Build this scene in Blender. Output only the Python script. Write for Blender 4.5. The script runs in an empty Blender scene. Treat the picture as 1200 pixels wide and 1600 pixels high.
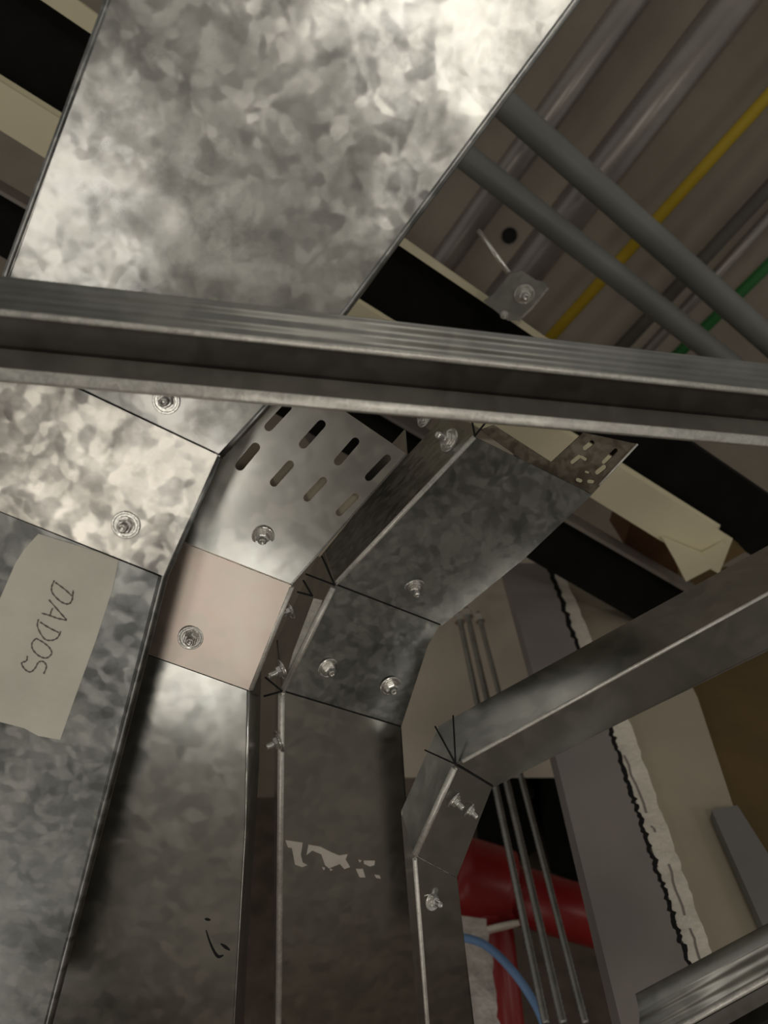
import bpy, bmesh, math, random
from mathutils import Vector, Matrix
from mathutils.geometry import delaunay_2d_cdt
random.seed(4)
sc = bpy.context.scene
COL = sc.collection

# ------------------------------------------------------------------ camera
TH = math.atan(550/1200)                      # camera looks up, 24.6 degrees off the zenith
CT, ST = math.cos(TH), math.sin(TH)
CAM = Vector((0, 0, 1.9))
RV, UV, FV = Vector((1, 0, 0)), Vector((0, -CT, ST)), Vector((0, ST, CT))
cd = bpy.data.cameras.new('camera'); cam = bpy.data.objects.new('camera', cd); COL.objects.link(cam)
cam.matrix_world = Matrix((( RV.x, UV.x, -FV.x, CAM.x), (RV.y, UV.y, -FV.y, CAM.y), (RV.z, UV.z, -FV.z, CAM.z), (0, 0, 0, 1)))
cd.sensor_fit = 'VERTICAL'; cd.sensor_height = 24; cd.lens = 18; cd.clip_start = 0.02
cd.dof.use_dof = True; cd.dof.focus_distance = 0.62; cd.dof.aperture_fstop = 5.0
sc.camera = cam
# ------------------------------------------------------------------ light and exposure
w = bpy.data.worlds.new('world'); sc.world = w; w.use_nodes = True
bg = w.node_tree.nodes['Background']; bg.inputs[0].default_value = (1.0, 0.96, 0.87, 1); bg.inputs[1].default_value = 0.26
sc.view_settings.view_transform = 'Standard'; sc.view_settings.look = 'None'
sc.view_settings.exposure = 0.0; sc.view_settings.gamma = 1.0; sc.view_settings.use_curve_mapping = False

def area(name, loc, target, size, power, color=(1, .95, .85)):
    l = bpy.data.lights.new(name, 'AREA'); l.shape = 'RECTANGLE'; l.size, l.size_y = size; l.energy = power; l.color = color
    o = bpy.data.objects.new(name, l); COL.objects.link(o); o.location = loc
    o.rotation_euler = (Vector(target) - Vector(loc)).to_track_quat('-Z', 'Y').to_euler(); return o
AIM = CAM + Vector((0, .1, .7))  # aim of the unseen lights added below the camera for highlights on the metal
area('unseen_light', CAM + Vector((0.50, -1.35, -1.5)), AIM, (.5, .3), 6)
area('unseen_light', CAM + Vector((-0.92, -0.68, -1.5)), AIM, (.14, .45), 3.0)
area('unseen_light', CAM + Vector((-0.50, 0.13, -1.5)), AIM, (.22, .22), 1.8)
area('unseen_light', CAM + Vector((-0.38, 0.76, -1.5)), AIM, (.20, .5), 1.3)  # unseen, added to brighten the slotted panel and its elbow cover
area('floor_fill_light', CAM + Vector((-0.1, 1.9, -0.1)), CAM + Vector((-0.1, 1.7, -1.9)), (.6, .6), 7)  # unseen light added so the mirrored floor brightens the lower panels
area('unseen_light', CAM + Vector((-1.35, 1.65, -1.4)), AIM, (.5, .5), 1.6)  # unseen, added to brighten the lower panel of the widest trunking
area('unseen_light', CAM + Vector((2.4, -0.9, -1.4)), AIM, (.5, .4), 5)

# ------------------------------------------------------------------ pixel -> place on a real plane
F = 1200.0
def ray(px, py): return RV*((px-600)/F) + UV*((800-py)/F) + FV
class Plane:
    def __init__(s, p, n): s.p, s.n = Vector(p), Vector(n).normalized()
    def at(s, px, py, off=0.0):
        r = ray(px, py); q = s.p + s.n*off
        return CAM + r*((q-CAM).dot(s.n)/r.dot(s.n))
def PH(h): return Plane(CAM + Vector((0, 0, h)), (0, 0, 1))
def PY(y): return Plane(CAM + Vector((0, y, 0)), (0, 1, 0))
def PT(vx, vy, rx, ry, d): return Plane(CAM + ray(rx, ry)*d, ray(vx, vy))
def P(px, py, d): return CAM + ray(px, py)*d

# ------------------------------------------------------------------ objects
def tag(o, label=None, cat=None, group=None, kind=None):
    if label: o['label'] = label
    if cat: o['category'] = cat
    if group: o['group'] = group
    if kind: o['kind'] = kind
    return o
def thing(name, loc, label, cat, group=None):
    o = bpy.data.objects.new(name, None); COL.objects.link(o); o.location = loc; o.empty_display_size = .05
    return tag(o, label, cat, group)
def link(name, me, m, parent=None, org=None, smooth=False):
    if m and not me.materials: me.materials.append(m)
    o = bpy.data.objects.new(name, me); COL.objects.link(o)
    if smooth:
        for p in me.polygons: p.use_smooth = True
    if parent: o.parent = parent
    return o
def origin_of(parent):
    v = Vector((0, 0, 0))
    while parent: v = v + parent.location; parent = parent.parent
    return v
def from_data(name, vs, fs, m, parent=None, smooth=False, bev=0):
    if parent: org = origin_of(parent); loc = Vector((0, 0, 0))
    else:
        org = sum((Vector(v) for v in vs), Vector())/len(vs); loc = org
    me = bpy.data.meshes.new(name); me.from_pydata([tuple(Vector(v)-org) for v in vs], [], fs)
    bm = bmesh.new(); bm.from_mesh(me); bmesh.ops.remove_doubles(bm, verts=bm.verts, dist=1e-6)
    if bev: bmesh.ops.bevel(bm, geom=[e for e in bm.edges if len(e.link_faces) == 2 and e.calc_face_angle(0) > .6], offset=bev, segments=2, affect='EDGES', profile=.5)
    bmesh.ops.recalc_face_normals(bm, faces=bm.faces); bm.to_mesh(me); bm.free(); me.update()
    o = link(name, me, m, parent, smooth=smooth); o.location = loc
    return o
def prism(name, pts, ext, m, parent=None, bev=0):
    n = len(pts); vs = [Vector(p) for p in pts] + [Vector(p)+ext for p in pts]
    fs = [tuple(range(n)), tuple(range(2*n-1, n-1, -1))] + [(i, (i+1) % n, n+(i+1) % n, n+i) for i in range(n)]
    return from_data(name, vs, fs, m, parent, bev=bev)
def inside(x, y, poly):
    r = False; j = len(poly)-1
    for i in range(len(poly)):
        a, b = poly[i], poly[j]
        if (a[1] > y) != (b[1] > y) and x < (b[0]-a[0])*(y-a[1])/(b[1]-a[1])+a[0]: r = not r
        j = i
    return r
def slot(a, b, wd, n=6):
    a, b = Vector(a), Vector(b); d = (b-a).normalized(); t = math.atan2(d.y, d.x); r = wd/2; out = []
    for i in range(n+1): out.append((b.x+r*math.cos(t-math.pi/2+math.pi*i/n), b.y+r*math.sin(t-math.pi/2+math.pi*i/n)))
    for i in range(n+1): out.append((a.x+r*math.cos(t+math.pi/2+math.pi*i/n), a.y+r*math.sin(t+math.pi/2+math.pi*i/n)))
    return out
def plate(name, outer, holes, pl, thick, m, parent, off=0.0):
    vs2, edges = [], []
    for lp in [outer]+holes:
        k = len(vs2); vs2 += [Vector(p) for p in lp]; edges += [(k+i, k+(i+1) % len(lp)) for i in range(len(lp))]
    co, _, tris, *_r = delaunay_2d_cdt(vs2, edges, [], 0, 1e-5)
    keep = []
    for t in tris:
        c = sum((co[i] for i in t), Vector((0, 0)))/3
        if inside(c.x, c.y, outer) and not any(inside(c.x, c.y, h) for h in holes): keep.append(tuple(t))
    n = len(co); ext = pl.n*thick
    vs = [pl.at(c.x, c.y, off) for c in co]; vs += [v+ext for v in vs]
    cnt = {}
    for t in keep:
        for i in range(3):
            e = (t[i], t[(i+1) % 3]); cnt[frozenset(e)] = cnt.get(frozenset(e), [])+[e]
    fs = keep + [(c+n, b+n, a+n) for a, b, c in keep]
    for es in cnt.values():
        if len(es) == 1: a, b = es[0]; fs.append((b, a, a+n, b+n))
    return from_data(name, vs, fs, m, parent)
def tube_data(pts, r, seg=16, rs=None):
    pts = [Vector(p) for p in pts]; vs, fs = [], []
    up = None
    for i, p in enumerate(pts):
        d = (pts[min(i+1, len(pts)-1)]-pts[max(i-1, 0)]).normalized()
        if up is None: up = d.orthogonal().normalized()
        up = (up-d*up.dot(d)).normalized(); sd = d.cross(up); rr = rs[i] if rs else r
        vs += [p+(up*math.cos(2*math.pi*k/seg)+sd*math.sin(2*math.pi*k/seg))*rr for k in range(seg)]
    for i in range(len(pts)-1):
        for k in range(seg): fs.append((i*seg+k, i*seg+(k+1) % seg, (i+1)*seg+(k+1) % seg, (i+1)*seg+k))
    fs += [tuple(range(seg)), tuple(range(len(vs)-1, len(vs)-seg-1, -1))]
    return vs, fs
def tube(name, pts, r, m, parent=None, seg=16, rs=None, smooth=True):
    vs, fs = tube_data(pts, r, seg, rs); o = from_data(name, vs, fs, m, parent, smooth=smooth)
    for p in o.data.polygons:
        if len(p.vertices) > 4: p.use_smooth = False
    return o
def spline(cp, n=8):
    cp = [Vector(p) for p in cp]; out = []
    for i in range(len(cp)-1):
        a, b, c, d = cp[max(i-1, 0)], cp[i], cp[i+1], cp[min(i+2, len(cp)-1)]
        for k in range(n):
            t = k/n; out.append(.5*((2*b)+(c-a)*t+(2*a-5*b+4*c-d)*t*t+(3*b-a-3*c+d)*t**3))
    return out+[cp[-1]]

# ------------------------------------------------------------------ materials
def nodes(name):
    m = bpy.data.materials.new(name); m.use_nodes = True; nt = m.node_tree
    return m, nt, nt.nodes['Principled BSDF']
def N(nt, t, **kw):
    n = nt.nodes.new(t)
    for k, v in kw.items():
        if k in n.inputs: n.inputs[k].default_value = v
        else: setattr(n, k, v)
    return n
def ramp(nt, src, stops):
    r = nt.nodes.new('ShaderNodeValToRGB'); cr = r.color_ramp
    while len(cr.elements) < len(stops): cr.elements.new(.5)
    for e, (p, c) in zip(cr.elements, stops): e.position = p; e.color = (*c, 1) if len(c) == 3 else c
    nt.links.new(src, r.inputs[0]); return r
def galv(name, lo, hi, rough=(.28, .5), spangle=55, tilt=.12, dirt=0.0, metal=1.0, big=6, stretch=(1, 1, 1), wob=.12):
    m, nt, b = nodes(name); L = nt.links.new
    tc = N(nt, 'ShaderNodeTexCoord'); mp = N(nt, 'ShaderNodeMapping'); mp.inputs['Scale'].default_value = stretch
    L(tc.outputs['Object'], mp.inputs[0])
    nz = N(nt, 'ShaderNodeTexNoise', Scale=spangle*.7, Detail=3.0); L(mp.outputs[0], nz.inputs['Vector'])
    mx = N(nt, 'ShaderNodeMixRGB'); mx.blend_type = 'ADD'; mx.inputs[0].default_value = .03
    L(mp.outputs[0], mx.inputs[1]); L(nz.outputs['Color'], mx.inputs[2])
    vo = N(nt, 'ShaderNodeTexVoronoi', feature='SMOOTH_F1'); vo.inputs['Scale'].default_value = spangle*3.0; vo.inputs['Smoothness'].default_value = .7; L(mx.outputs[0], vo.inputs['Vector'])
    n2 = N(nt, 'ShaderNodeTexNoise', Scale=big, Detail=6.0, Roughness=.62); L(mp.outputs[0], n2.inputs['Vector'])
    sep = N(nt, 'ShaderNodeSeparateColor'); L(vo.outputs['Color'], sep.inputs[0])
    av = N(nt, 'ShaderNodeMath', operation='MULTIPLY_ADD'); av.inputs[1].default_value = .28; L(sep.outputs[0], av.inputs[0])
    m2 = N(nt, 'ShaderNodeMath', operation='MULTIPLY'); m2.inputs[1].default_value = .75; L(n2.outputs['Fac'], m2.inputs[0]); L(m2.outputs[0], av.inputs[2])
    rc = ramp(nt, av.outputs[0], [(.30, lo), (.68, hi)])
    col = rc.outputs[0]
    if dirt:
        n3 = N(nt, 'ShaderNodeTexNoise', Scale=22.0, Detail=8.0, Roughness=.75); L(mp.outputs[0], n3.inputs['Vector'])
        rd = ramp(nt, n3.outputs['Fac'], [(.55, (0, 0, 0)), (.75, (dirt, dirt, dirt))])
        md = N(nt, 'ShaderNodeMixRGB'); md.inputs[2].default_value = (.10, .10, .095, 1); L(rd.outputs[0], md.inputs[0]); L(col, md.inputs[1]); col = md.outputs[0]
    L(col, b.inputs['Base Color']); b.inputs['Metallic'].default_value = metal
    mr = N(nt, 'ShaderNodeMapRange'); mr.inputs[3].default_value, mr.inputs[4].default_value = rough
    L(av.outputs[0], mr.inputs[0]); L(mr.outputs[0], b.inputs['Roughness'])
    geo = N(nt, 'ShaderNodeNewGeometry')
    sb = N(nt, 'ShaderNodeVectorMath', operation='SUBTRACT'); sb.inputs[1].default_value = (.5, .5, .5); L(vo.outputs['Color'], sb.inputs[0])
    sn = N(nt, 'ShaderNodeVectorMath', operation='SUBTRACT'); sn.inputs[1].default_value = (.5, .5, .5)
    nw = N(nt, 'ShaderNodeTexNoise', Scale=big*.8, Detail=2.0); L(mp.outputs[0], nw.inputs['Vector']); L(nw.outputs['Color'], sn.inputs[0])
    nf = N(nt, 'ShaderNodeTexNoise', Scale=spangle*.75, Detail=4.0, Roughness=.6); L(mp.outputs[0], nf.inputs['Vector'])
    mxn = N(nt, 'ShaderNodeMixRGB'); mxn.inputs[0].default_value = .80; L(vo.outputs['Color'], mxn.inputs[1]); L(nf.outputs['Color'], mxn.inputs[2]); L(mxn.outputs[0], sb.inputs[0])
    s1 = N(nt, 'ShaderNodeVectorMath', operation='SCALE'); s1.inputs['Scale'].default_value = tilt*1.8; L(sb.outputs[0], s1.inputs[0])
    s2 = N(nt, 'ShaderNodeVectorMath', operation='SCALE'); s2.inputs['Scale'].default_value = wob; L(sn.outputs[0], s2.inputs[0])
    a1 = N(nt, 'ShaderNodeVectorMath', operation='ADD'); L(geo.outputs['Normal'], a1.inputs[0]); L(s1.outputs[0], a1.inputs[1])
    a2 = N(nt, 'ShaderNodeVectorMath', operation='ADD'); L(a1.outputs[0], a2.inputs[0]); L(s2.outputs[0], a2.inputs[1])
    nn = N(nt, 'ShaderNodeVectorMath', operation='NORMALIZE'); L(a2.outputs[0], nn.inputs[0]); L(nn.outputs[0], b.inputs['Normal'])
    return m
def matte(name, c1, c2, scale=8, rough=.8, bump=.1, det=6, spec=.3, metal=0):
    m, nt, b = nodes(name); L = nt.links.new
    tc = N(nt, 'ShaderNodeTexCoord'); nz = N(nt, 'ShaderNodeTexNoise', Scale=float(scale), Detail=float(det), Roughness=.6); L(tc.outputs['Object'], nz.inputs['Vector'])
    rc = ramp(nt, nz.outputs['Fac'], [(.3, c1), (.7, c2)]); L(rc.outputs[0], b.inputs['Base Color'])
    b.inputs['Roughness'].default_value = rough; b.inputs['Specular IOR Level'].default_value = spec; b.inputs['Metallic'].default_value = metal
    if bump:
        bp = N(nt, 'ShaderNodeBump', Strength=bump, Distance=.01); L(nz.outputs['Fac'], bp.inputs['Height']); L(bp.outputs[0], b.inputs['Normal'])
    return m
M = {}
M['duct'] = galv('weathered_zinc', (.32, .32, .315), (.66, .65, .62), (.22, .40), 42, .15, .45, metal=.9, big=13)
M['duct_bright'] = galv('weathered_zinc_bright', (.34, .33, .32), (.92, .88, .81), (.26, .40), 45, .17, .4, big=11)
M['rusty'] = galv('rust_stained_zinc', (.12, .095, .07), (.26, .225, .18), (.4, .6), 60, .1, .3, metal=.7, big=60)
M['new'] = galv('new_zinc', (.42, .43, .42), (.62, .61, .58), (.15, .28), 30, .04, 0.0, big=5, wob=.06)
M['cover'] = galv('zinc_pink_reflection', (.60, .55, .49), (.76, .63, .57), (.30, .38), 30, .03, 0, big=9)  # pink tint is a red reflection put into the colour
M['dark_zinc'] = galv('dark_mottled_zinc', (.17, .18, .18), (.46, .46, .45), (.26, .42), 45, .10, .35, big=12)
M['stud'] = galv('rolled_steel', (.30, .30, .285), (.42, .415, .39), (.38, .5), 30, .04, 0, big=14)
M['stud_shade'] = galv('recess_shade_steel', (.11, .10, .09), (.17, .16, .145), (.5, .6), 30, .04, 0, big=14)  # darker steel, shade inside the channel recess put into the colour
M['edge'] = galv('zinc_edge_highlight', (.62, .60, .56), (.90, .87, .81), (.35, .5), 120, .2, 0, metal=.55, big=60)  # paler zinc, light caught on folds and lips put into the colour
M['bolt'] = galv('bolt_zinc', (.66, .65, .62), (.88, .86, .82), (.22, .34), 60, .05, 0, metal=.85)
M['conduit'] = matte('grey_conduit', (.17, .175, .165), (.23, .235, .22), 4, .45, 0, spec=.4)
M['pipe'] = matte('steel_pipe', (.24, .215, .20), (.34, .31, .285), 6, .36, .02, spec=.6, metal=.5)
M['pipe_dark'] = matte('dark_pipe', (.07, .06, .055), (.12, .105, .09), 6, .5, .05)
M['yellow'] = matte('yellow_pipe_paint', (.52, .36, .02), (.60, .43, .04), 6, .5, .02)
M['green'] = matte('green_pipe_paint', (.02, .12, .03), (.03, .17, .04), 6, .5, .02)
M['red'] = matte('red_pipe_paint', (.20, .006, .008), (.28, .014, .013), 5, .35, .03, spec=.5)
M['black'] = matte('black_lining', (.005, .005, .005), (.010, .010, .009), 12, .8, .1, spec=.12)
M['cream'] = matte('cream_paint', (.66, .60, .42), (.76, .69, .50), 5, .6, .04)
M['slab'] = matte('concrete_ceiling', (.26, .225, .185), (.36, .315, .265), 3, .9, .25, 9)
M['slab2'] = matte('concrete_beam', (.68, .61, .51), (.80, .72, .61), 4, .9, .25, 9)
M['board'] = matte('grey_plasterboard', (.25, .225, .215), (.32, .285, .275), 5, .85, .08)
M['gyp'] = matte('torn_gypsum', (.72, .66, .57), (.92, .86, .76), 30, .95, .6, 8)
M['beige'] = matte('beige_board', (.38, .33, .26), (.47, .42, .32), 4, .85, .08)
M['brown'] = matte('brown_wood_board', (.12, .08, .035), (.17, .115, .05), 9, .8, .15)
M['rust'] = matte('rust_brown', (.10, .045, .02), (.15, .07, .03), 9, .7, .1)
M['blueboard'] = matte('blue_grey_board', (.19, .185, .18), (.25, .24, .235), 5, .8, .05)
M['void'] = matte('dark_backing', (.08, .062, .05), (.17, .13, .105), 9, .9, .3)
M['plaster'] = matte('rough_plaster', (.50, .44, .41), (.92, .85, .80), 38, .95, .8, 8)
M['blue'] = matte('blue_cable', (.16, .28, .52), (.20, .34, .60), 8, .45, 0)
M['tape'] = matte('paper_tape', (.72, .69, .61), (.84, .81, .72), 22, .7, .12, 7)
M['ink'] = matte('pencil_grey', (.13, .11, .10), (.24, .21, .19), 60, .8, 0)
M['marker'] = matte('black_marker', (.005, .005, .005), (.01, .01, .01), 60, .6, 0)
M['paint'] = matte('white_splash', (.62, .56, .50), (.72, .66, .60), 60, .8, .2)
M['floor'] = matte('floor_concrete', (.30, .28, .25), (.42, .39, .35), 2, .9, .1)
M['groove'] = matte('dark_cut', (.01, .01, .01), (.02, .02, .02), 60, .9, 0)

# ------------------------------------------------------------------ setting
def slabbox(name, x0, x1, y0, y1, z0, z1, m):
    vs = [(x, y, z) for z in (z0, z1) for y in (y0, y1) for x in (x0, x1)]
    return from_data(name, [CAM+Vector(v) for v in vs], [(0, 1, 3, 2), (4, 6, 7, 5), (0, 4, 5, 1), (1, 5, 7, 3), (3, 7, 6, 2), (2, 6, 4, 0)], m)
o = slabbox('ceiling', -4, 4, -4, 4.2, 2.3, 2.5, M['slab']); tag(o, 'rough grey brown concrete ceiling slab', kind='structure')
o = slabbox('floor', -4, 4, -4, 4.2, -2.0, -1.9, M['floor']); tag(o, kind='structure')
o = slabbox('wall_back', -4, 4, 2.3, 2.5, -1.9, 2.3, M['void']); tag(o, 'dark wall at the back of the void', kind='structure')
def pin(o): tag(o, kind='structure'); return o

UPV = Vector((0, 0, 1))
# concrete downstand beam
pb = PH(1.5)
o = prism('trim_1', [pb.at(*p) for p in [(560, 870), (800, 872), (930, 880), (930, 1215), (540, 1215)]], UPV*.8, M['slab2'])
tag(o, 'beige concrete beam soffit between the trunking and the grey board', kind='structure')

# wall boards in the lower right
def wavy(a, b, n, amp, rnd):
    a, b = Vector(a), Vector(b); nrm = Vector((-(b-a).y, (b-a).x)).normalized()
    return [tuple(a.lerp(b, i/n)+nrm*rnd.uniform(-amp, amp)*(0 if i in (0, n) else 1)) for i in range(n+1)]
rnd = random.Random(7)
EXT = Vector((0, .03, 0))
left = [(785, 880), (830, 1040), (870, 1190), (970, 1600), (1005, 1740)]
mid = wavy((850, 880), (897, 1005), 22, 2.6, rnd) + wavy((946, 1130), (1083, 1540), 90, 3.0, rnd) + [(1150, 1740)]
right = wavy((876, 880), (927, 1008), 14, 1.6, rnd) + wavy((982, 1125), (1122, 1515), 40, 1.8, rnd) + [(1195, 1740)]
pw = PY(.72)
def strip(name, A, B, pl, ext, m, label, cat):
    o = prism(name, [pl.at(*p) for p in A] + [pl.at(*p) for p in reversed(B)], ext, m); tag(o, label, cat); return o
strip('plasterboard', left, mid, pw, EXT, M['board'], 'tall grey plasterboard panel with a ragged right edge', 'board')
strip('gypsum_edge', [(x+6, y) for x, y in wavy((850, 880), (897, 1005), 22, 2.2, rnd) + wavy((946, 1130), (1083, 1540), 90, 2.6, rnd) + [(1150, 1740)]], right, PY(.735), Vector((0, .02, 0)), M['gyp'], 'torn off white gypsum edge running beside the grey board', 'board')
gv = [(850, 880), (897, 1005), (946, 1130), (1083, 1540), (1150, 1740)]
pg_ = PY(.7347); o = prism('joint_gap', [pg_.at(x+.5, y) for x, y in mid]+[pg_.at(x+8+rnd.uniform(-2, 2), y) for x, y in reversed(mid)], Vector((0, .0003, 0)), M['groove'], bpy.data.objects['gypsum_edge'])
# thin shadow crack line pieces inside the torn edge
ge = bpy.data.objects['gypsum_edge']
def local_prism(name, pts, ext, m, parent): return prism(name, pts, ext, m, parent)
for a, b in (((975, 1180), (1010, 1270)), ((1018, 1290), (1024, 1300)), ((1045, 1350), (1070, 1430)), ((1078, 1450), (1094, 1500))):
    pl = PY(.7345); wv = wavy(a, b, 6, 2, rnd)
    prism('crack', [pl.at(x-1.8, y) for x, y in wv]+[pl.at(x+1.8, y) for x, y in reversed(wv)], Vector((0, .0004, 0)), M['board'], ge)
strip('beige_board', [(868, 880), (922, 1008), (972, 1125), (1115, 1515), (1195, 1740)], [(985, 880), (1090, 1090), (1215, 1470), (1290, 1740)], PY(.76), EXT, M['beige'], 'beige board standing right of the torn gypsum edge', 'board')
strip('brown_board', [(985, 880), (1090, 1090), (1215, 1470)], [(1500, 900), (1500, 1100), (1500, 1500)], PY(.80), EXT, M['brown'], 'dark brown wooden board at the right edge of the view', 'board')
strip('grey_strip', [(1112, 1266), (1200, 1465), (1290, 1660)], [(1152, 1258), (1255, 1420), (1330, 1600)], PY(.745), Vector((0, .012, 0)), M['blueboard'], 'blue grey metal strip over the beige board', 'strip')

# ------------------------------------------------------------------ bands crossing above the trunking
hb = PH(1.15)
def band(name, up, lo, h, thick, m, label, cat, bev=0, group=None):
    pl = PH(h); o = prism(name, [pl.at(*p) for p in up]+[pl.at(*p) for p in reversed(lo)], UPV*thick, m, bev=bev); tag(o, label, cat, group); return o
LN = lambda x, a, b: (x, a + b*x)
band('black_panel', [LN(-200, -42, .68), LN(1350, -42, .68)], [LN(-200, 140, .62), LN(1350, 140, .62)], 1.166, .06, M['black'], 'wide matte black lined panel running diagonally behind the trunking', 'panel')
band('black_panel', [LN(-200, 305, .58), LN(1085, 305, .58)], [LN(-200, 400, .573), LN(1015, 400, .573)], 1.166, .06, M['black'], 'narrower black panel below the wide cream beam', 'panel')
band('cream_batten', [(-100, -150), (120, 0), (152, 24), (622, 367), (749, 456), (900, 562)], [(-100, -110), (64, 0), (142, 53), (617, 379), (752, 470), (900, 572)], 1.13, .03, M['cream'], 'thin cream batten along the upper edge of the wide black panel', 'batten')
band('cream_beam', [LN(-200, 139, .6205), LN(962, 139, .6205), (1136, 845)], [LN(-200, 192, .624), LN(922, 192, .624), (1036, 838), (1120, 886)], 1.10, .05, M['cream'], 'wide cream beam between the two black panels', 'beam', bev=.008)
band('edge_trim', [LN(-200, 297, .58), LN(1100, 297, .58)], [LN(-200, 304, .58), LN(1100, 304, .58)], 1.14, .05, M['pipe'], 'thin grey trim along the top of the narrow black panel', 'trim')
band('cream_bracket', [(1036, 842), (1100, 868), (1135, 850)], [(1058, 881), (1072, 909), (1123, 882)], 1.085, .012, M['cream'], 'small cream bracket hanging at the end of the cream beam', 'bracket')
band('rust_block', [(985, 818), (1033, 838), (1058, 872)], [(975, 850), (1005, 882), (1060, 912)], 1.24, .10, M['rust'], 'rust brown block wedged beside the cream beam', 'block')
band('olive_block', [(1134, 846), (1165, 862)], [(1118, 866), (1125, 885)], 1.12, .04, M['brown'], 'small olive brown block at the cream beam end', 'block')

# ------------------------------------------------------------------ pipes under the slab
def pipe(name, a, b, h, wpx, m, label, group=None, ext=(.6, .6), collars=()):
    pl = PH(h); A, B = pl.at(*a), pl.at(*b); d = (B-A).normalized()
    dm = ((A+B)/2-CAM).dot(FV); r = wpx/2*dm/F
    t = thing(name, A, label, 'pipe', group)
    tube('barrel', [A-d*ext[0], B+d*ext[1]], r, m, t, 28)
    for c in collars:
        Pm = pl.at(*c); tube('collar', [Pm-d*.02, Pm+d*.02], r*1.14, m, t, 28)
    return t
pipe('steel_pipe', (988, 0), (700, 400), 2.0, 46, M['pipe'], 'slimmer brown grey steel pipe nearest the wide trunking', 'steel pipes under the slab')
pipe('steel_pipe', (1150, 0), (832, 410), 2.0, 64, M['pipe'], 'thickest brown grey steel pipe left of the yellow pipe', 'steel pipes under the slab')
pipe('yellow_pipe', (1200, 150), (870, 516), 2.18, 19, M['yellow'], 'slim yellow pipe fixed under the concrete slab', ext=(.6, .12))
pipe('steel_pipe', (1200, 295), (975, 538), 2.1, 22, M['pipe_dark'], 'dark pipe directly right of the yellow pipe', 'steel pipes under the slab')
pipe('steel_pipe', (1200, 340), (1010, 549), 2.12, 18, M['pipe'], 'slim steel pipe between the dark pipe and the green pipe', 'steel pipes under the slab')
pipe('green_pipe', (1200, 415), (1090, 523), 2.15, 18, M['green'], 'slim green pipe at the far right under the slab')
pipe('grey_conduit', (790, 165), (1195, 527), 1.5, 42, M['conduit'], 'upper matte grey conduit crossing below the steel pipes', 'grey conduits', (.5, .5))
pipe('grey_conduit', (727, 245), (1123, 556), 1.5, 38, M['conduit'], 'lower matte grey conduit crossing below the steel pipes', 'grey conduits', (.5, .5))

# ------------------------------------------------------------------ bolts
_bm = {}
def lathe(prof, seg=24):
    vs, fs = [], []
    for r, z in prof: vs += [Vector((r*math.cos(2*math.pi*k/seg), r*math.sin(2*math.pi*k/seg), z)) for k in range(seg)]
    for i in range(len(prof)-1):
        for k in range(seg): fs.append((i*seg+k, i*seg+(k+1) % seg, (i+1)*seg+(k+1) % seg, (i+1)*seg+k))
    fs += [tuple(range(seg-1, -1, -1)), tuple(range(len(vs)-seg, len(vs)))]
    return vs, fs
def raw(name, vs, fs, m, sm=False, bev=0):
    me = bpy.data.meshes.new(name); me.from_pydata([tuple(v) for v in vs], [], fs)
    bm = bmesh.new(); bm.from_mesh(me)
    if bev: bmesh.ops.bevel(bm, geom=list(bm.edges), offset=bev, segments=2, affect='EDGES')
    bmesh.ops.recalc_face_normals(bm, faces=bm.faces); bm.to_mesh(me); bm.free(); me.materials.append(m)
    if sm:
        for p in me.polygons: p.use_smooth = len(p.vertices) <= 4
    return me
# unit: washer radius 1
_bm['washer'] = raw('washer', *lathe([(1.0, 0), (1.0, .09), (.95, .13), (.86, .13), (.80, .10), (.66, .10), (.62, .20), (.40, .20)], 32), M['bolt'], False)
_bm['nut'] = raw('nut', *lathe([(.46, .18), (.56, .24), (.56, .55), (.46, .62)], 6), M['bolt'], False)
pr = [(.30, .5)]
for i in range(7): pr += [(.31, .6+i*.09), (.26, .645+i*.09)]
pr = [(a*1.1, b*.82) for a, b in pr] + [(.27, 1.05), (.22, 1.07), (.17, 1.0), (.05, .98)]
_bm['shank'] = raw('threaded_shank', *lathe(pr, 18), M['bolt'], True)
def bolt(parent, px, pl, axis, size, off=0.0, spin=0.3, length=1.0):
    pos = pl.at(px[0], px[1], off) - origin_of(parent)
    q = Vector(axis).normalized().to_track_quat('Z', 'Y') @ Matrix.Rotation(spin, 4, 'Z').to_quaternion()
    b = bpy.data.objects.new('bolt', _bm['shank']); COL.objects.link(b); b.parent = parent; b.location = pos
    b.rotation_mode = 'QUATERNION'; b.rotation_quaternion = q; b.scale = (size, size, size*length)
    for nm in ('washer', 'nut'):
        c = bpy.data.objects.new(nm, _bm[nm]); COL.objects.link(c); c.parent = b; c.scale = (1, 1, 1/length if length else 1)
    return b

# ------------------------------------------------------------------ trunking
S_UP = UPV
pl1 = PT(540, 500, 250, 850, .50)
pl2 = PT(540, 500, 400, 850, .58)
pl3 = PT(380, 480, 560, 1000, .69)
pl4 = PT(380, 480, 712, 1195, .60)
def wall_along(name, pts, pl, s, h, t, m, parent, off=0, inward=None):
    """a thin side wall standing on an edge polyline"""
    P0 = [pl.at(*p, off) for p in pts]; vs, fs = [], []
    for i, p in enumerate(P0):
        d = (P0[min(i+1, len(P0)-1)]-P0[max(i-1, 0)]).normalized(); nrm = d.cross(pl.n).normalized()*inward*t
        vs += [p, p+nrm, p+s*h+nrm, p+s*h]
    for i in range(len(P0)-1):
        for k in range(4): fs.append((i*4+k, i*4+(k+1) % 4, (i+1)*4+(k+1) % 4, (i+1)*4+k))
    fs += [(0, 1, 2, 3), tuple(len(vs)-4+k for k in (3, 2, 1, 0))]
    return from_data(name, vs, fs, m, parent)
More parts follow.
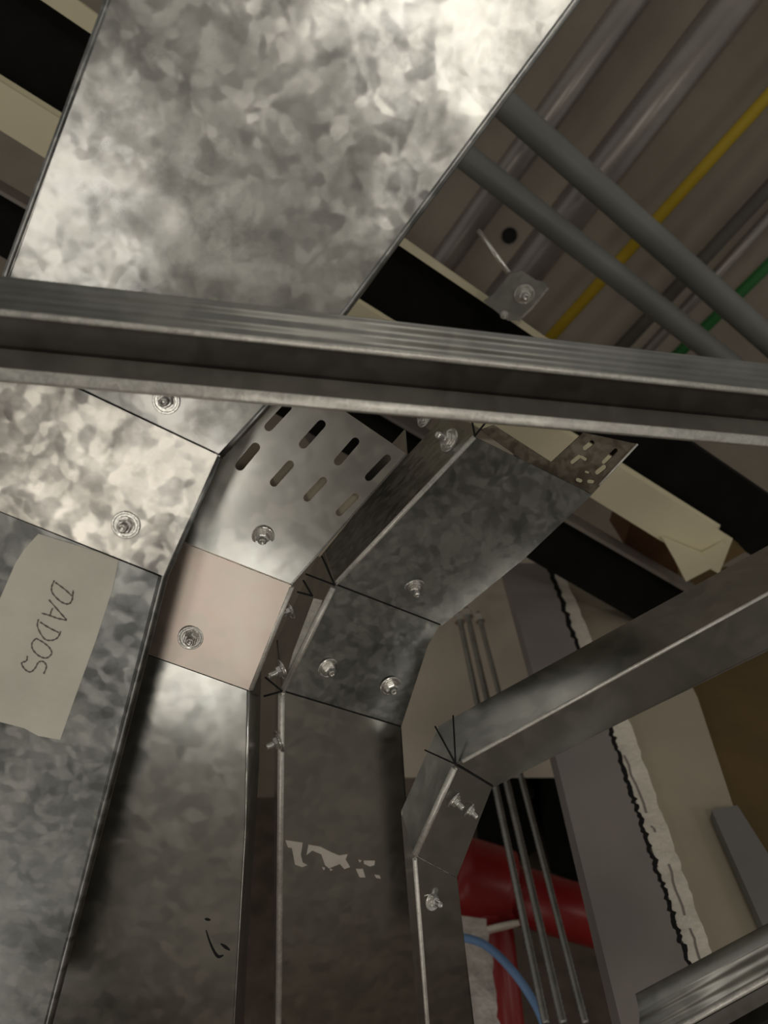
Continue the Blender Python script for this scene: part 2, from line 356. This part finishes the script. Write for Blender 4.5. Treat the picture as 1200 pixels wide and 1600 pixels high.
def lip(pts, pl, r, parent, off=0, m=None):
    return tube('folded_edge', [pl.at(*p, off) for p in pts], r, m or M['edge'], parent, 10)

# 1: the widest, mottled trunking
t1 = thing('cable_trunking', pl1.at(300, 700), 'widest mottled galvanised trunking on the left with a taped paper label', 'trunking', 'galvanised cable trunkings')
A1 = [(244, -200), (1048, -200), (900, 0), (540, 485), (415, 636), (343, 714), (-23, 540)]
B1 = [(340, 711), (255, 900), (-100, 759), (-100, 503)]
C1 = [(255, 900), (75, 1600), (40, 1740), (-200, 1740), (-200, 720)]
plate('upper_panel', A1, [], pl1, .0015, M['duct'], t1, .0025)
plate('elbow_cover', B1, [], pl1, .0015, M['duct_bright'], t1, 0)
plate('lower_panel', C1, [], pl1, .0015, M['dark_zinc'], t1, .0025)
wall_along('side_wall', [(1048, -200), (900, 0), (540, 485), (415, 636), (343, 714)], pl1, UPV, .012, .0015, M['duct'], t1, .0025, -1)
wall_along('side_wall', [(343, 712), (256, 900), (75, 1600), (40, 1740)], pl1, UPV, .012, .0015, M['duct'], t1, .0025, -1)
wall_along('side_wall', [(244, -200), (170, 0), (10, 430), (-23, 540)], pl1, UPV, .012, .0015, M['duct'], t1, .0025, 1)
for pts in ([(244, -200), (170, 0), (10, 430), (-23, 540)], [(1048, -200), (900, 0), (540, 485), (415, 636), (345, 712)]):
    lip(pts, pl1, .0024, t1, .0040, M['dark_zinc'])
lip([(340, 712), (255, 900), (75, 1600), (40, 1740)], pl1, .0035, t1, .0045, M['dark_zinc'])
bolt(t1, (197, 820), pl1, -pl1.n, .0092, 0)
bolt(t1, (260, 626), pl1, -pl1.n, .0086, .0025, .8)
# paper tape label with handwriting
TP = [(60, 834), (120, 852), (186, 872), (176, 920), (150, 1000), (118, 1088), (94, 1156), (60, 1150), (38, 1138), (0, 1128), (-120, 1100), (-90, 1000), (0, 935), (24, 880), (38, 858)]
tp = plate('paper_label', TP, [], pl1, .0004, M['tape'], t1, .0020)
HW = [[(530, 240), (640, 320), (740, 410)], [(520, 215), (485, 300), (500, 380), (600, 480), (690, 510), (740, 460), (755, 340)],
      [(450, 455), (580, 605), (670, 705)], [(675, 712), (560, 690), (465, 655), (360, 625)], [(465, 655), (480, 600), (500, 560)],
      [(340, 735), (450, 805), (575, 868)], [(320, 700), (310, 800), (390, 940), (480, 965), (560, 930), (600, 850)],
      [(290, 940), (380, 990), (460, 1060), (485, 1130), (420, 1185), (330, 1160), (250, 1080), (240, 1000), (290, 940)],
      [(180, 1160), (170, 1220), (110, 1250), (150, 1325), (220, 1360), (280, 1310), (320, 1240), (380, 1230), (420, 1290), (385, 1385)]]
vs, fs = [], []
for st in HW:
    sp = spline([Vector((20+x/8, 880+y/8)) for x, y in st], 6)
    k = len(vs); n = len(sp)
    for i, p in enumerate(sp):
        d = (sp[min(i+1, n-1)]-sp[max(i-1, 0)]).normalized(); q = Vector((-d.y, d.x))*(1.15+.4*math.sin(i*1.7))
        for off in (.0018, .0022): vs += [pl1.at(p.x-q.x, p.y-q.y, off), pl1.at(p.x+q.x, p.y+q.y, off)]
    for i in range(n-1):
        a = k+i*4; b = a+4
        fs += [(a, a+1, b+1, b), (a+2, b+2, b+3, a+3), (a, b, b+2, a+2), (a+1, a+3, b+3, b+1)]
    fs += [(k, k+2, k+3, k+1), (k+n*4-4, k+n*4-3, k+n*4-1, k+n*4-2)]
o = from_data('handwriting', vs, fs, M['ink'], tp); o['label'] = 'pencilled word DADOS'

# 2: slotted trunking with the pinkish elbow cover
t2 = thing('cable_trunking', pl2.at(400, 850), 'slotted trunking with a pale pinkish elbow cover beside the widest one', 'trunking', 'galvanised cable trunkings')
SL = [((420, 667), (449, 636), 14), ((474, 694), (502, 663), 14), ((528, 721), (555, 690), 13), ((576, 746), (605, 716), 12),
      ((375, 728), (399, 699), 15), ((428, 754), (453, 726), 13), ((480, 778), (505, 751), 12), ((530, 801), (555, 776), 11)]
up2 = [(270, 842), (425, 572), (535, 640), (637, 710), (455, 915)]
plate('slotted_panel', up2, [slot(*s) for s in SL], pl2, .0015, M['new'], t2, .002)
plate('elbow_cover', [(268, 842), (455, 915), (390, 1079), (200, 1011)], [], pl2, .0015, M['cover'], t2, 0)
plate('lower_panel', [(200, 1006), (388, 1076), (384, 1300), (366, 1600), (360, 1740), (20, 1740)], [], pl2, .0015, M['new'], t2, .002)
plate('inner_lid', [(300, 815), (365, 700), (395, 668), (480, 716), (530, 738), (585, 765), (500, 870)], [], pl2, .0012, M['beige'], t2, .009)
wall_along('side_wall', [(637, 710), (455, 915)], pl2, UPV, .055, .0015, M['new'], t2, .002, -1)
wall_along('side_wall', [(455, 915), (390, 1078)], pl2, UPV, .055, .0015, M['new'], t2, .002, -1)
wall_along('side_wall', [(388, 1076), (384, 1300), (366, 1600), (360, 1740)], pl2, UPV, .075, .0015, M['new'], t2, .002, -1)
lip([(455, 916), (391, 1076)], pl2, .0026, t2, .0022)
lip([(388, 1078), (384, 1300), (366, 1600), (360, 1740)], pl2, .0012, t2, .0025, M['new'])
bolt(t2, (411, 838), pl2, -pl2.n+Vector((0, .25, 0)), .0085, .002)
bolt(t2, (298, 996), pl2, -pl2.n+Vector((.1, 0, 0)), .0098, 0, .9)
# marker stroke
def ink(name, strokes, pl, off, m, parent):
    vs, fs = [], []
    for st in strokes:
        sp = spline([Vector((x, y)) for x, y, w_ in st], 6); ws = spline([Vector((w_, 0)) for x, y, w_ in st], 6); k = len(vs); n = len(sp)
        for i, p in enumerate(sp):
            d = (sp[min(i+1, n-1)]-sp[max(i-1, 0)]).normalized(); q = Vector((-d.y, d.x))*ws[i].x
            for of in (off-.0003, off): vs += [pl.at(p.x-q.x, p.y-q.y, of), pl.at(p.x+q.x, p.y+q.y, of)]
        for i in range(n-1):
            a = k+i*4; b = a+4
            fs += [(a, a+1, b+1, b), (a+2, b+2, b+3, a+3), (a, b, b+2, a+2), (a+1, a+3, b+3, b+1)]
        fs += [(k, k+2, k+3, k+1), (k+n*4-4, k+n*4-3, k+n*4-1, k+n*4-2)]
    return from_data(name, vs, fs, m, parent)
ink('marker_stroke', [[(320, 1436, .6), (324, 1437, 2), (329, 1438, .6)], [(322, 1454, .8), (327, 1470, 1.3), (334, 1486, 1.8), (341, 1495, 2.2), (349, 1493, .8)],
    [(345, 1475, .8), (352, 1480, 2.4), (359, 1485, 1)]], pl2, .002, M['marker'], t2)

# 3: middle trunking, elbow, lower run with the white splash
t3 = thing('cable_trunking', pl3.at(560, 1000), 'middle trunking with dark mottled upper run and a white splash lower down', 'trunking', 'galvanised cable trunkings')
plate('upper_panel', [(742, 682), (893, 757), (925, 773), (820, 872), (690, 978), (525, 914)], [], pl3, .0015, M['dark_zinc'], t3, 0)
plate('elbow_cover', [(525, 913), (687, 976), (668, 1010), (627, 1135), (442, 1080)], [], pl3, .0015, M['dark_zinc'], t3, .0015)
plate('lower_panel', [(440, 1077), (627, 1134), (634, 1240), (643, 1340), (668, 1600), (676, 1740), (434, 1740)], [], pl3, .0015, M['new'], t3, .003)
U3 = pl3.n
wall_along('side_wall', [(742, 682), (525, 914)], pl3, U3, .115, .0015, M['dark_zinc'], t3, .001, 1)
wall_along('side_wall', [(522, 917), (442, 1079)], pl3, U3, .115, .0015, M['new'], t3, .003, 1)
wall_along('side_wall', [(440, 1082), (436, 1300), (434, 1740)], pl3, U3, .115, .0015, M['new'], t3, .003, 1)
wall_along('side_wall', [(925, 773), (820, 872), (690, 978)], pl3, U3, .06, .0015, M['dark_zinc'], t3, .001, -1)
wall_along('side_wall', [(687, 976), (668, 1010), (627, 1135), (634, 1240), (668, 1600), (676, 1740)], pl3, U3, .06, .0015, M['dark_zinc'], t3, .003, -1)
lip([(741, 683), (525, 912)], pl3, .0024, t3, .0015)
lip([(521, 918), (443, 1078)], pl3, .0028, t3, .0030)
lip([(440, 1084), (438, 1300), (434, 1740)], pl3, .0031, t3, .0035)
# inner return lip seen beside the elbow
plate('inner_lip', [(490, 935), (504, 938), (459, 1077), (442, 1074), (458, 1020)], [], pl3, .001, M['edge'], t3, .012)
# saw cuts in the side wall
def cut(a, b, wpx, d1, d2, parent):
    tube('saw_cut', [P(a[0], a[1], d1), P(b[0], b[1], d2)], .0009, M['groove'], parent, 6)
dn = lambda pl, p, o=0: (pl.at(*p, o)-CAM).dot(FV)
d0 = dn(pl3, (524, 914), -.002)
for a, b in (((523, 914), (503, 869)), ((523, 914), (478, 897))): cut(a, b, 1, d0, d0+.03, t3)
for a, b in (((488, 931), (474, 907)), ((488, 931), (465, 925))): cut(a, b, 1, d0+.01, d0+.03, t3)
for a, b in (((441, 1080), (414, 1058)), ((441, 1080), (412, 1088))): cut(a, b, 1, dn(pl3, (441, 1080), -.001), d0+.02, t3)
for a, b in (((742, 681), (738, 660)), ((742, 681), (775, 640))): cut(a, b, 1, dn(pl3, (742, 681), -.001), d0+.02, t3)
bolt(t3, (648, 916), pl3, -pl3.n+Vector((0, .55, 0)), .0092, 0, .2, 1.15)
bolt(t3, (513, 1044), pl3, -pl3.n+Vector((.25, .15, 0)), .0098, .0015, .2)
bolt(t3, (610, 1072), pl3, -pl3.n+Vector((.15, .15, 0)), .0100, .0015, .7)
SIDE = Vector((-1, .12, -.6))
def side_bolt(parent, p, d, axis, size, length=1.4):
    pos = P(p[0], p[1], d)-origin_of(parent); q = Vector(axis).normalized().to_track_quat('Z', 'Y')
    b = bpy.data.objects.new('bolt', _bm['shank']); COL.objects.link(b); b.parent = parent; b.location = pos; b.rotation_mode = 'QUATERNION'
    b.rotation_quaternion = q; b.scale = (size, size, size*length)
    for nm in ('washer', 'nut'):
        c = bpy.data.objects.new(nm, _bm[nm]); COL.objects.link(c); c.parent = b; c.scale = (1, 1, 1/length)
side_bolt(t3, (442, 1047), .70, SIDE, .0100, 1.3)
side_bolt(t3, (437, 1158), .70, SIDE, .0105, 1.2)
side_bolt(t3, (455, 955), .73, SIDE, .008, 1.2)
side_bolt(t3, (702, 688), .692, Vector((-.8, -.5, -.35)), .0115, 1.2)
side_bolt(t3, (664, 652), .74, Vector((-.8, -.5, -.35)), .0105, 1.2)
for a, b, o_ in (((527, 914), (688, 976), -.0004), ((446, 1081), (626, 1135), .0012)):
    tube('joint_gap', [pl3.at(*a, o_), pl3.at(*b, o_)], .0007, M['groove'], t3, 6)
for a, b in (((284, 850), (452, 915)), ((228, 1021), (387, 1078))): tube('joint_gap', [pl2.at(*a, .0012), pl2.at(*b, .0012)], .0008, M['groove'], t2, 6)
for a, b in (((-60, 774), (252, 900)), ((60, 578), (335, 709))): tube('joint_gap', [pl1.at(*a, .0014), pl1.at(*b, .0014)], .0008, M['groove'], t1, 6)
# white splash
SPL = [[(446, 1313), (473, 1317), (470, 1335), (473, 1348), (480, 1352), (472, 1355), (461, 1351), (456, 1325), (450, 1324)],
       [(482, 1320), (500, 1323), (518, 1332), (530, 1337), (543, 1335), (540, 1343), (547, 1355), (538, 1358), (531, 1350), (514, 1357), (508, 1352), (502, 1335), (488, 1329), (479, 1336)],
       [(568, 1345), (586, 1345), (585, 1352), (578, 1354), (569, 1350)], [(556, 1358), (567, 1358), (571, 1371), (562, 1371)], [(585, 1367), (593, 1368), (595, 1373), (588, 1372)],
       [(503, 1355), (508, 1356), (506, 1360)], [(560, 1343), (565, 1345), (562, 1348)], [(515, 1357), (520, 1359), (516, 1361)]]
for s_ in SPL: plate('paint_splash', s_, [], pl3, .0004, M['paint'], t3, .0026)
# slotted coupling behind the upper end
SLC = [((915, 700), (925, 692), 8), ((944, 722), (962, 704), 7), ((934, 738), (944, 730), 8), ((895, 722), (905, 714), 7)]
for i in range(16):
    a = (rnd.uniform(872, 930), rnd.uniform(712, 762)); SLC.append((a, (a[0]+rnd.uniform(2, 7), a[1]+rnd.uniform(-5, 5)), rnd.uniform(3, 6)))
good = []
for s_ in SLC:
    c = ((s_[0][0]+s_[1][0])/2, (s_[0][1]+s_[1][1])/2)
    if inside(c[0], c[1], [(872, 738), (906, 690), (980, 696), (930, 762)]) and all((c[0]-g[0])**2+(c[1]-g[1])**2 > 150 for g in [((q[0][0]+q[1][0])/2, (q[0][1]+q[1][1])/2) for q in good]): good.append(s_)
plate('slotted_coupling', [(750, 672), (772, 664), (862, 722), (912, 676), (996, 694), (924, 774), (860, 750)], [slot(*s_) for s_ in good], pl3, .0015, M['rusty'], t3, .012)
lip([(996, 694), (936, 758)], pl3, .0011, t3, .011)

# 4: right hand trunking, arm and drop
t4 = thing('cable_trunking', pl4.at(712, 1195), 'narrow trunking whose shiny arm rises to the right edge', 'trunking', 'galvanised cable trunkings')
U4 = pl4.n
plate('arm_panel', [(712, 1195), (1300, 872), (1300, 966), (1200, 1013), (967, 1128), (770, 1228)], [], pl4, .0015, M['new'], t4, 0)
plate('elbow_cover', [(711, 1196), (769, 1229), (714, 1371), (648, 1336)], [], pl4, .0015, M['new'], t4, .001)
plate('lower_panel', [(648, 1337), (714, 1372), (741, 1600), (757, 1740), (677, 1740), (668, 1600)], [], pl4, .0015, M['new'], t4, .002)
wall_along('side_wall', [(712, 1195), (1300, 872)], pl4, U4, .056, .0015, M['new'], t4, .001, 1)
wall_along('side_wall', [(648, 1336), (711, 1196)], pl4, U4, .056, .0015, M['new'], t4, .001, -1)
wall_along('side_wall', [(648, 1338), (668, 1600), (677, 1740)], pl4, U4, .056, .0015, M['new'], t4, .002, 1)
wall_along('side_wall', [(770, 1228), (967, 1128), (1300, 966)], pl4, U4, .05, .0015, M['new'], t4, .001, -1)
wall_along('side_wall', [(769, 1230), (714, 1371), (741, 1600), (757, 1740)], pl4, U4, .05, .0015, M['new'], t4, .002, -1)
lip([(722, 1190), (1300, 872)], pl4, .0016, t4, .0004)
lip([(710, 1200), (649, 1334)], pl4, .0026, t4, .0008)
lip([(648, 1342), (668, 1600), (677, 1740)], pl4, .0019, t4, .0016)
d4 = dn(pl4, (712, 1194), -.002)
for b in ((664, 1172), (680, 1135), (708, 1118)): tube('saw_cut', [P(712, 1194, d4), P(b[0], b[1], d4+.035)], .0007, M['groove'], t4, 6)
tube('saw_cut', [pl4.at(712, 1194, -.0008), pl4.at(770, 1229, -.0008)], .0007, M['groove'], t4, 6)
bolt(t4, (709, 1250), pl4, -pl4.n+Vector((.9, .6, 0)), .0072, .001, .2, 1.3)
bolt(t4, (733, 1266), pl4, -pl4.n+Vector((.9, .6, 0)), .0062, .001, .5, 1.3)
bolt(t4, (676, 1408), pl4, -pl4.n+Vector((.7, -.4, 0)), .0075, .002, .3, 1.3)

# ------------------------------------------------------------------ steel channels in front
def channel(name, L, R, dL, dR, label, k=1.0):
    """L,R: pixel rows (top of web) at two x positions; profile is laid across the run"""
    (xl, yl, wl), (xr, yr, wr) = L, R
    A, B = P(xl, yl, dL), P(xr, yr, dR)
    A2, B2 = P(xl, yl+wl, dL), P(xr, yr+wr, dR)
    along = (B-A).normalized(); t = thing(name, A, label, 'channel', 'steel channels')
    def ring(p, p2):
        v = (p2-p); H = v.length; v.normalize(); away = along.cross(v).normalized()
        if away.dot(FV) < 0: away = -away
        return p, v, H, away
    def sweep(nm, prof, m, thick=.02, smooth=True):
        vs, fs = [], []; n = len(prof)
        for (p, v, H, aw) in (ring(A, A2), ring(B, B2)):
            for (a, b) in prof: vs.append(p+v*H*a+aw*b*H)
        fs = [(i, (i+1) % n, n+(i+1) % n, n+i) for i in range(n)] + [tuple(range(n)), tuple(range(2*n-1, n-1, -1))]
        o = from_data(nm, vs, fs, m, t)
        for p in o.data.polygons: p.use_smooth = smooth and len(p.vertices) == 4
        return o
    def closed(prof, th):
        return prof + [(a, b+th) for a, b in reversed(prof)]
    web = []
    for i in range(37):
        u = i/36; web.append((u*.335, .030+.008*math.cos(u*math.pi*2*2.5)*(1 if .04 < u < .96 else .4) + (.25 if u == 0 else 0)))
    web += [(.345, .006), (.355, 0), (.365, -.002), (.378, .003), (.388, .018)]
    sweep('ribbed_web', closed(web, .012), M['stud'])
    rec = [(.384, .01), (.39, .06), (.62, .26), (.64, .34), (.84, .30), (.885, .12)]
    tube('corner_highlight', [A+(A2-A)*.362+ring(A, A2)[3]*.0002, B+(B2-B)*.362+ring(B, B2)[3]*.0002], .0019, M['edge'], t, 12)  # pale tube added as a painted highlight along the corner
    sweep('recessed_flange', closed(rec, .012), M['stud_shade'], smooth=False)
    lipp = [(.875, .02), (.88, .005), (.89, 0), (.985, 0), (.995, .005), (1.0, .03), (1.0, .10)]
    sweep('rolled_lip', closed(lipp, .012), M['edge'])
    sweep('return_flange', closed([(.88, .01), (.883, .20), (.885, .30)], .008), M['stud'], smooth=False)
    return t
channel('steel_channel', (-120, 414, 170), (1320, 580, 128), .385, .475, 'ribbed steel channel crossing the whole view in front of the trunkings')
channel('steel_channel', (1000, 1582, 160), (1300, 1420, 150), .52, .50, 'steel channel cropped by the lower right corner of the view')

# ------------------------------------------------------------------ bracket with bolt and rod
pbk = PH(1.10)
tb = thing('ceiling_bracket', pbk.at(815, 462), 'small bolted steel bracket beside the thin cream batten', 'bracket')
prism('bracket_plate', [pbk.at(*p) for p in [(797, 428), (815, 423), (838, 438), (852, 441), (855, 449), (830, 480), (808, 501), (793, 501), (756, 471), (771, 460)]], UPV*.004, M['stud'], tb)
prism('flange', [pbk.at(*p) for p in [(855, 449), (830, 480), (808, 501), (811, 503), (832, 483), (858, 451)]], UPV*.02, M['bolt'], tb)
bolt(tb, (819, 460), pbk, (0, .12, -1), .014, -.001)
bolt(tb, (788, 492), pbk, (0, .12, -1), .006, -.001)
tube('rod', [pbk.at(797, 429)+UPV*.01, pbk.at(754, 365)+UPV*.05], .0035, M['bolt'], tb, 10)
ph = PH(2.297); c = ph.at(796, 368)
o = tube('drill_hole', [c-UPV*.003, c+UPV*.002], .022, M['groove'], None, 14); tag(o, 'black drilled hole in the ceiling slab above the bracket', 'hole')

# ------------------------------------------------------------------ threaded rods
def rod(a, b, da, db, r, label):
    A, B = P(*a, da), P(*b, db); n = int((B-A).length/.004); pts = [A.lerp(B, i/n) for i in range(n+1)]
    rs = [r*(1 if i % 2 else .86) for i in range(n+1)]
    t = thing('threaded_rod', A, label, 'rod', 'threaded rods')
    tube('rod', pts, r, M['stud'], t, 10, rs=rs)
    d = (B-A).normalized(); tube('nut', [A+d*.01, A+d*.026], r*1.9, M['bolt'], t, 6, smooth=False)
rod((716, 957), (853, 1600), 1.6, 1.05, .0062, 'leftmost of the three threaded rods hanging from the concrete beam')
rod((728, 950), (880, 1600), 1.66, 1.08, .0066, 'middle one of the three threaded rods hanging from the concrete beam')
rod((747, 957), (915, 1600), 1.7, 1.12, .0058, 'rightmost of the three threaded rods hanging from the concrete beam')

# ------------------------------------------------------------------ red sprinkler pipe, plaster, cable
tr = thing('sprinkler_pipe', P(780, 1390, 1.6), 'red painted fire pipe with a tee fitting behind the threaded rods', 'pipe')
a, b = P(690, 1362, 1.62), P(1080, 1480, 1.62)
tube('main_pipe', [a, b], .058, M['red'], tr, 32)
dd = (b-a).normalized(); c = P(757, 1378, 1.62)
tube('tee_fitting', [c-dd*.072, c-dd*.066, c-dd*.04, c+dd*.03, c+dd*.05, c+dd*.055], .07, M['red'], tr, 32, rs=[.066, .076, .078, .078, .076, .062])
tube('drop_pipe', [c, P(781, 1460, 1.60), P(808, 1740, 1.35)], .030, M['red'], tr, 24)
tube('drop_collar', [P(765, 1412, 1.6), P(774, 1440, 1.59)], .05, M['red'], tr, 24)
tube('sealant_ring', [P(776, 1446, 1.55), P(778, 1454, 1.545)], .046, M['gyp'], tr, 24)
pls = wavy((715, 1430), (722, 1740), 26, 5, rnd); prs = wavy((760, 1436), (795, 1740), 26, 3, rnd)
pp = PY(1.22)
o = prism('plaster_strip', [pp.at(*p) for p in pls]+[pp.at(*p) for p in reversed(prs)], Vector((0, .05, 0)), M['plaster']); tag(o, 'rough whitish plaster strip left of the red drop pipe', 'plaster')
o = tube('blue_cable', spline([P(690, 1466, 1.25), P(728, 1466, 1.25), P(760, 1478, 1.23), P(795, 1510, 1.2), (P(828, 1555, 1.18)), P(850, 1600, 1.15), P(880, 1700, 1.1)], 10), .0066, M['blue'], None, 12)
tag(o, 'thin light blue cable curving in front of the red drop pipe', 'cable')
# dark equipment housings in the void behind the rods
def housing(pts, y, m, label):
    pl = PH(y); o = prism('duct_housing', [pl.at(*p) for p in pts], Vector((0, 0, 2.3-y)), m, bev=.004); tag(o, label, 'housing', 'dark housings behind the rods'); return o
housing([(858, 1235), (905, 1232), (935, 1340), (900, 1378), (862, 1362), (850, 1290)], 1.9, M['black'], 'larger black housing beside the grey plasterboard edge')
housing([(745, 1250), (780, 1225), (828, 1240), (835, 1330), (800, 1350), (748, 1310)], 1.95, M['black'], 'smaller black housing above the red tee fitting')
